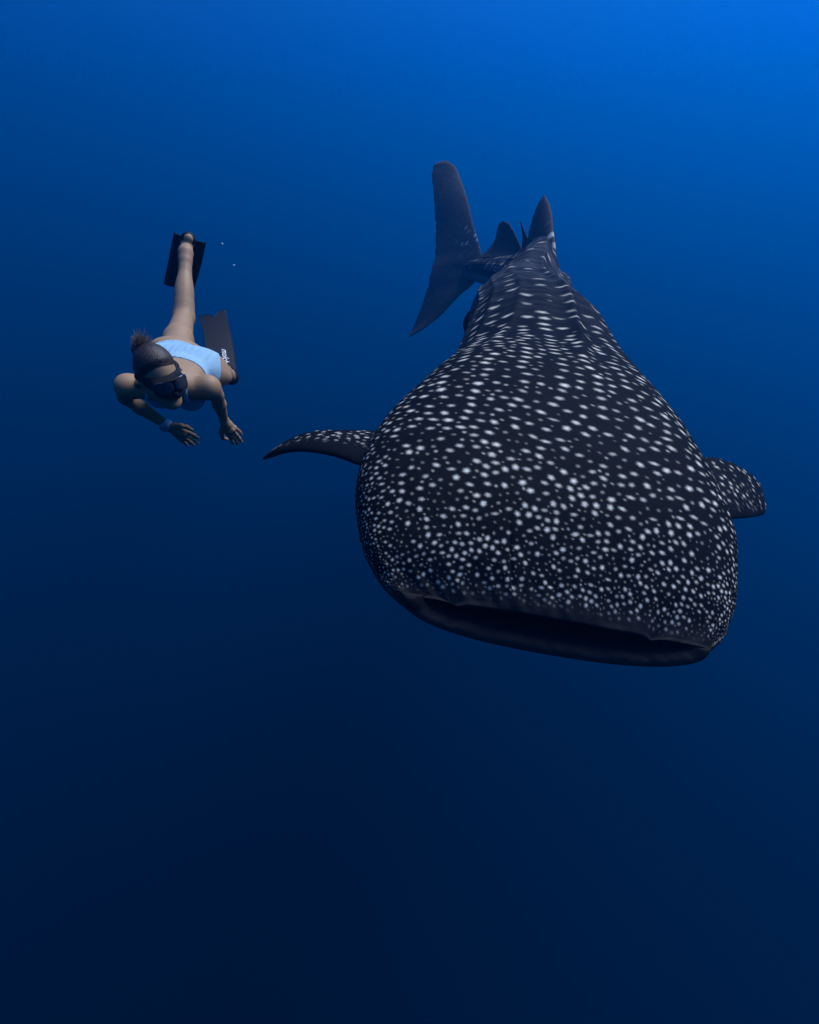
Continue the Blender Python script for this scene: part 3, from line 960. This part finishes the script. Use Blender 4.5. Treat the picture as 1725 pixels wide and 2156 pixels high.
# combed strands lying over the cap
paths, radii = [], []
for k in range(300):
    a0 = rng.uniform(-2.0, 2.0)
    p0 = np.array([.066 * math.sin(a0), .040 * max(math.cos(a0), -.4), .085 + .015 * math.cos(a0) - .045 * abs(math.sin(a0))])
    p3 = HM @ (TIE - hc)
    t_ = np.linspace(0, 1, 14)[:, None]
    q = p0 * (1 - t_) + p3 * t_
    cc = np.array([0, -.012, .028]); rr = np.array([.064, .088, .088]) + .0045 + .0052 * np.clip(t_ * 3, 0, 1) + .0008 * rng.random()
    u = (q - cc); u = u / np.linalg.norm(u / rr, axis=1, keepdims=True)
    paths.append(hc + (cc + u) @ HM); radii.append(.0009 * (1 - .5 * np.abs(2 * t_[:, 0] - 1)))
tv, tq = tubes(paths, radii, 4)
part('hair_strand', tv, tq, hair.data.materials[0], parent=hair)['kind'] = 'stuff'

# ---- diving mask: skirt and frame, two lenses, strap
rubber = plain('black_rubber', (.007, .007, .0082), .55, .25, 80, .1, .10)


def loft(rings):
    R_ = np.array(rings); nr, nc = R_.shape[:2]
    V = R_.reshape(-1, 3); Q = grid_faces(nr, nc)
    return V, Q


def mask_outline(w, h, n=64):
    """wide visor outline with a notch for the nose: local x (across), z (up)"""
    ph = np.linspace(0, 2 * math.pi, n, endpoint=False)
    x = w * np.sign(np.cos(ph)) * np.abs(np.cos(ph)) ** .62; z = h * np.sign(np.sin(ph)) * np.abs(np.sin(ph)) ** .62
    z = np.where(z < 0, z * (1.05 + .35 * np.exp(-(x / (.42 * w)) ** 2)), z)
    return x, z


def mask_ring(w, h, y, dz=.0, bow=.9):
    x, z = mask_outline(w, h)
    return np.array([hd(a, y - bow * a * a / .16, b + dz + .006) for a, b in zip(x * .84, z * .84 - .004)])


mv, mq = loft([mask_ring(.079, .040, .070, 0, 3.0), mask_ring(.081, .042, .078, 0, 2.6), mask_ring(.078, .040, .098, 0, 1.8), mask_ring(.076, .038, .114, 0, 1.4), mask_ring(.078, .041, .117, 0, 1.3), mask_ring(.079, .042, .124, 0, 1.2),
               mask_ring(.076, .039, .129, 0, 1.2), mask_ring(.070, .033, .129, 0, 1.2), mask_ring(.067, .030, .124, 0, 1.2), mask_ring(.02, .012, .122, 0, 1.2), mask_ring(.001, .001, .122, 0, 1.2)])
mask = part('diving_mask', mv, mq, rubber)
tag(mask, 'low-volume black diving mask')
# nose pocket
ph = np.linspace(0, 2 * math.pi, 20, endpoint=False)
rings = []
for t_ in np.linspace(0, 1, 9):
    yy = .098 + .034 * math.sin(t_ * math.pi * .5); rr = math.cos(t_ * math.pi * .5) + .02
    rings.append([hd(.021 * rr * math.cos(p), yy, -.030 + .024 * rr * math.sin(p)) for p in ph])
nv, nq = loft(rings)
part('nose_pocket', nv, nq, rubber, parent=mask)
gl = NT('mask_lens_glass')
gb = gl.n('BsdfPrincipled', i_Roughness=.04); gb.inputs['Base Color'].default_value = (.035, .038, .05, 1); gb.inputs['Specular IOR Level'].default_value = .8
gn = gl.n('TexNoise', i_Scale=30.0); gr = gl.ramp(gn.outputs['Fac'], .2, .9); gl.l(gl.math('MULTIPLY', gr, .12), gb.inputs['Roughness'])
gl.l(gb.outputs[0], gl.out.inputs['Surface'])
for s in (-1, 1):
    ph = np.linspace(0, 2 * math.pi, 40, endpoint=False)
    rings = []
    for f, dy in ((1.0, -.002), (1.0, .0015), (.93, .0025), (.5, .003), (.02, .003)):
        lx = .0315 * f * np.sign(np.cos(ph)) * np.abs(np.cos(ph)) ** .7; lz = .0265 * f * np.sign(np.sin(ph)) * np.abs(np.sin(ph)) ** .7
        lz = lz - .006 * np.abs(lx) / .03 * (lz < 0) * -1
        rings.append([hd(s * .0345 + a, .1265 + dy - 1.2 * (s * .0345 + a) ** 2 / .16, .008 + b) for a, b in zip(lx, lz)])
    lv, lq = loft(rings)
    part('lens', lv, lq, gl.m, parent=mask)


def strap_region(P, d):
    q = (P - hc) @ HM.T; x, y, z = q[..., 0], q[..., 1], q[..., 2]
    mid = .010 - .35 * np.clip(y - .06, -.2, 0) * .6
    band = np.abs(z - mid) - .0085
    return np.maximum(np.maximum(d - .0125, band), np.maximum(y - .075, np.linalg.norm(q, axis=-1) - .16))


pv_, pq_ = sub_mesh(B, hc - .2, hc + .2, strap_region)
part('mask_strap', pv_, pq_, rubber, parent=mask)

# ---- wristwatch on the far arm
we = unit(J['rwr'] - J['rel']); wc = J['rwr'] - we * .012
wl = unit(at(354, 910, 2.55) - wc); wl = unit(wl - we * (wl @ we))            # the side the case sits on


def watch_region(P, d):
    v = P - wc; t_ = v @ we
    r = np.linalg.norm(v - t_[..., None] * we, axis=-1)
    return np.maximum(np.maximum(d - .0045, np.abs(t_) - .0135), r - .06)


wv, wq = sub_mesh(B, wc - .08, wc + .08, watch_region)
band = part('wristwatch', wv, wq, plain('watch_band', (.72, .68, .68), .6, .12, 150, .1))
tag(band, 'pale grey sports watch')
ph = np.linspace(0, 2 * math.pi, 28, endpoint=False); ws = unit(np.cross(we, wl))
rings = [[wc + wl * hgt + (we * math.cos(p) + ws * math.sin(p)) * rr for p in ph] for hgt, rr in ((.024, .018), (.026, .021), (.035, .021), (.037, .019), (.0375, .002))]
cv, cq = loft(rings)
part('watch_case', cv, cq, plain('watch_case_steel', (.30, .29, .31), .35, .1, 100, 0, .5, .3), parent=band)

# ---- swim fins: foot pocket, long blade with rails, lettering on one
carbon = plain('fin_blade', (.011, .0105, .012), .6, .2, 45, .05, .12)
white_print = plain('white_print', (.75, .75, .74), .6, .04, 60)


def blade_map(st):
    """st: rows of (left px, py, z, right px, py, z) from foot to tip -> function (u, v) -> point, normal"""
    Lp = np.array([at(*r[:3]) for r in st]); Rp = np.array([at(*r[3:6]) for r in st])
    mid = (Lp + Rp) / 2; k = np.r_[0, np.cumsum(np.linalg.norm(np.diff(mid, axis=0), axis=1))]; length = k[-1]; k = k / length
    ev = lambda A, u: np.stack([cubic(k, A, u)[:, i] for i in range(3)], 1)

    def f(u, v):
        u = np.atleast_1d(u).astype(float); v = np.atleast_1d(v).astype(float)
        a, b = ev(Lp, u), ev(Rp, u)
        P = a + (b - a) * v[:, None]
        e = 1e-3
        du = ev((Lp + Rp) / 2, np.clip(u + e, 0, 1)) - ev((Lp + Rp) / 2, np.clip(u - e, 0, 1))
        n = np.cross(b - a, du); n /= np.linalg.norm(n, axis=1, keepdims=True)
        s = np.sign(((CAM - P) * n).sum(1, keepdims=True))
        return P, n * s
    return f, length


def blade(f, tip_fn, parent, th=.0035, nu=60, nv=24):
    uu, vv = np.meshgrid(np.linspace(0, 1, nu), np.linspace(0, 1, nv), indexing='ij')
    uu = uu * (1 + 0 * vv) * tip_fn(vv)
    P, n = f(uu.ravel(), vv.ravel())
    crown = .004 * (1 - (2 * vv.ravel() - 1) ** 2)[:, None]
    A = (P + n * (th / 2 + crown)).reshape(nu, nv, 3); Bk = (P - n * (th / 2 - crown)).reshape(nu, nv, 3)
    ring = np.concatenate([A, Bk[:, ::-1]], 1)
    V = ring.reshape(-1, 3); Q = grid_faces(nu, 2 * nv)
    caps = []
    for r in (0, nu - 1):
        for j in range(nv - 1):
            caps.append([r * 2 * nv + j, r * 2 * nv + j + 1, r * 2 * nv + 2 * nv - 2 - j, r * 2 * nv + 2 * nv - 1 - j][::1 if r == 0 else -1])
    b = part('blade', V, np.concatenate([Q, np.array(caps)]), carbon, parent=parent)
    paths, rad = [], []
    for v0 in (0.012, .988):
        us = np.linspace(0, .97, 50); P, n = f(us * tip_fn(np.full(50, v0)), np.full(50, v0))
        q_v, q_q = tubes([P], [np.full(50, .0048) * (1 - .35 * us)], 8)
        part('rail', q_v, q_q, rubber, parent=parent)
    return b


def pocket(key, hole, sole):
    he, to, an = J[key + 'heel'], J[key + 'toe'], J[key + 'an']
    dd = unit(to - he)

    def fn(P, d):
        a = he + dd * .005; ba = to - a; pa = P - a
        t_ = np.clip((pa @ ba) / (ba @ ba), 0, 1.25)
        c = np.linalg.norm(pa - t_[..., None] * ba, axis=-1) - ((.0415 if key == 'r' else .045) - .010 * t_)
        up = unit(an - J[key + 'kn'])
        ank = (P - an) @ -up                                     # stop at the ankle
        ho = np.linalg.norm(P - hole, axis=-1) - .0215
        top = np.linalg.norm((P - an) - ((P - an) @ up)[..., None] * up, axis=-1) - .028
        return np.maximum(np.maximum(c, -ho), .004 + ank * .9 - (.10 if key == 'r' else .125))
    return sub_mesh(B, np.minimum(he, to) - .12, np.maximum(he, to) + .12, fn)


stR = [(367.5, 490.5, 3.19, 433, 511.5, 3.23), (361, 520, 3.31, 427, 542, 3.34), (354.5, 552, 3.44, 419, 574, 3.47), (345, 598, 3.62, 405.8, 617, 3.65)]
stL = [(442, 796, 3.42, 492, 800, 3.44), (436, 768, 3.47, 497.5, 781, 3.50), (433, 738, 3.56, 495, 755, 3.58), (429.5, 706, 3.66, 488.5, 715, 3.68), (424, 682, 3.74, 481, 682, 3.76), (420, 666, 3.80, 474.5, 652, 3.83)]
for key, st, words_, tipf in (('r', stR, None, lambda v: 1 - .045 * np.exp(-((v - .5) / .16) ** 2)), ('l', stL, 'molchanovs', lambda v: 1 - .06 * np.exp(-((v - .52) / .17) ** 2))):
    he = J[key + 'heel']
    hole = he + unit(CAM - he) * .042 + np.array([0, 0, .004]) if key == 'r' else he + unit(he - J['lan']) * .04
    f, length = blade_map(st)
    kv, kq = pocket(key, hole, None)
    fin_o = part('swim_fin', kv, kq, rubber)
    tag(fin_o, 'black fin on the raised leg, heel showing through its open pocket' if key == 'r' else 'black fin on the lower leg with white lettering on the blade')
    blade(f, tipf, fin_o)
    if words_:
        cu = bpy.data.curves.new('lettering', 'FONT'); cu.body = words_; cu.size = 1.0; cu.resolution_u = 4
        to_ = bpy.data.objects.new('lettering_source', cu); COL.objects.link(to_)
        bpy.context.view_layer.update()
        dg = bpy.context.evaluated_depsgraph_get()
        tm = bpy.data.meshes.new_from_object(to_.evaluated_get(dg))
        bpy.data.objects.remove(to_, do_unlink=True)
        co = np.empty(len(tm.vertices) * 3); tm.vertices.foreach_get('co', co); co = co.reshape(-1, 3)
        # the word runs from the tip side towards the foot, tops of the letters to the right
        hgt = .060
        u = .435 - co[:, 0] * hgt / length
        v = .565 + co[:, 1] * hgt / .19
        P, n = f(np.clip(u, .0, 1), v)
        crown = .004 * (1 - (2 * v - 1) ** 2)[:, None]
        P = P + n * (.00175 + .0012) + n * crown
        for i, vv in enumerate(tm.vertices):
            vv.co = Vector(P[i] - P_ORIGIN)
        tm.materials.clear(); tm.materials.append(white_print)
        lt = bpy.data.objects.new('lettering', tm); COL.objects.link(lt); lt.parent = fin_o

# ------------------------------------------------------------------ specks drifting in the water
speck_mat = plain('drifting_plankton', (.80, .80, .78), .6, .1, 300)


def speck(px, py, z, r, label):
    bm = bmesh.new()
    bmesh.ops.create_icosphere(bm, subdivisions=2, radius=r)
    for v in bm.verts:
        v.co *= 1 + .35 * rng.normal() * .5
        v.co.x *= 1.5; v.co.z *= .8
    me = bpy.data.meshes.new('plankton_speck'); bm.to_mesh(me); bm.free()
    me.materials.append(speck_mat)
    o = bpy.data.objects.new('plankton_speck', me); COL.objects.link(o)
    o.location = at(px, py, z); o.rotation_euler = (rng.random() * 3, rng.random() * 3, .6)
    tag(o, label, 'plankton', 'bright specks drifting near the swimmer')


speck(468.5, 513, 1.2, .0014, 'bright white speck level with the raised fin, upper of two beside it')
speck(493, 558.5, 1.2, .0013, 'bright white speck lower right of the raised fin, between fins and tail')
speck(390.8, 638.7, 1.2, .0012, 'tiny pale speck in front of the raised lower leg')
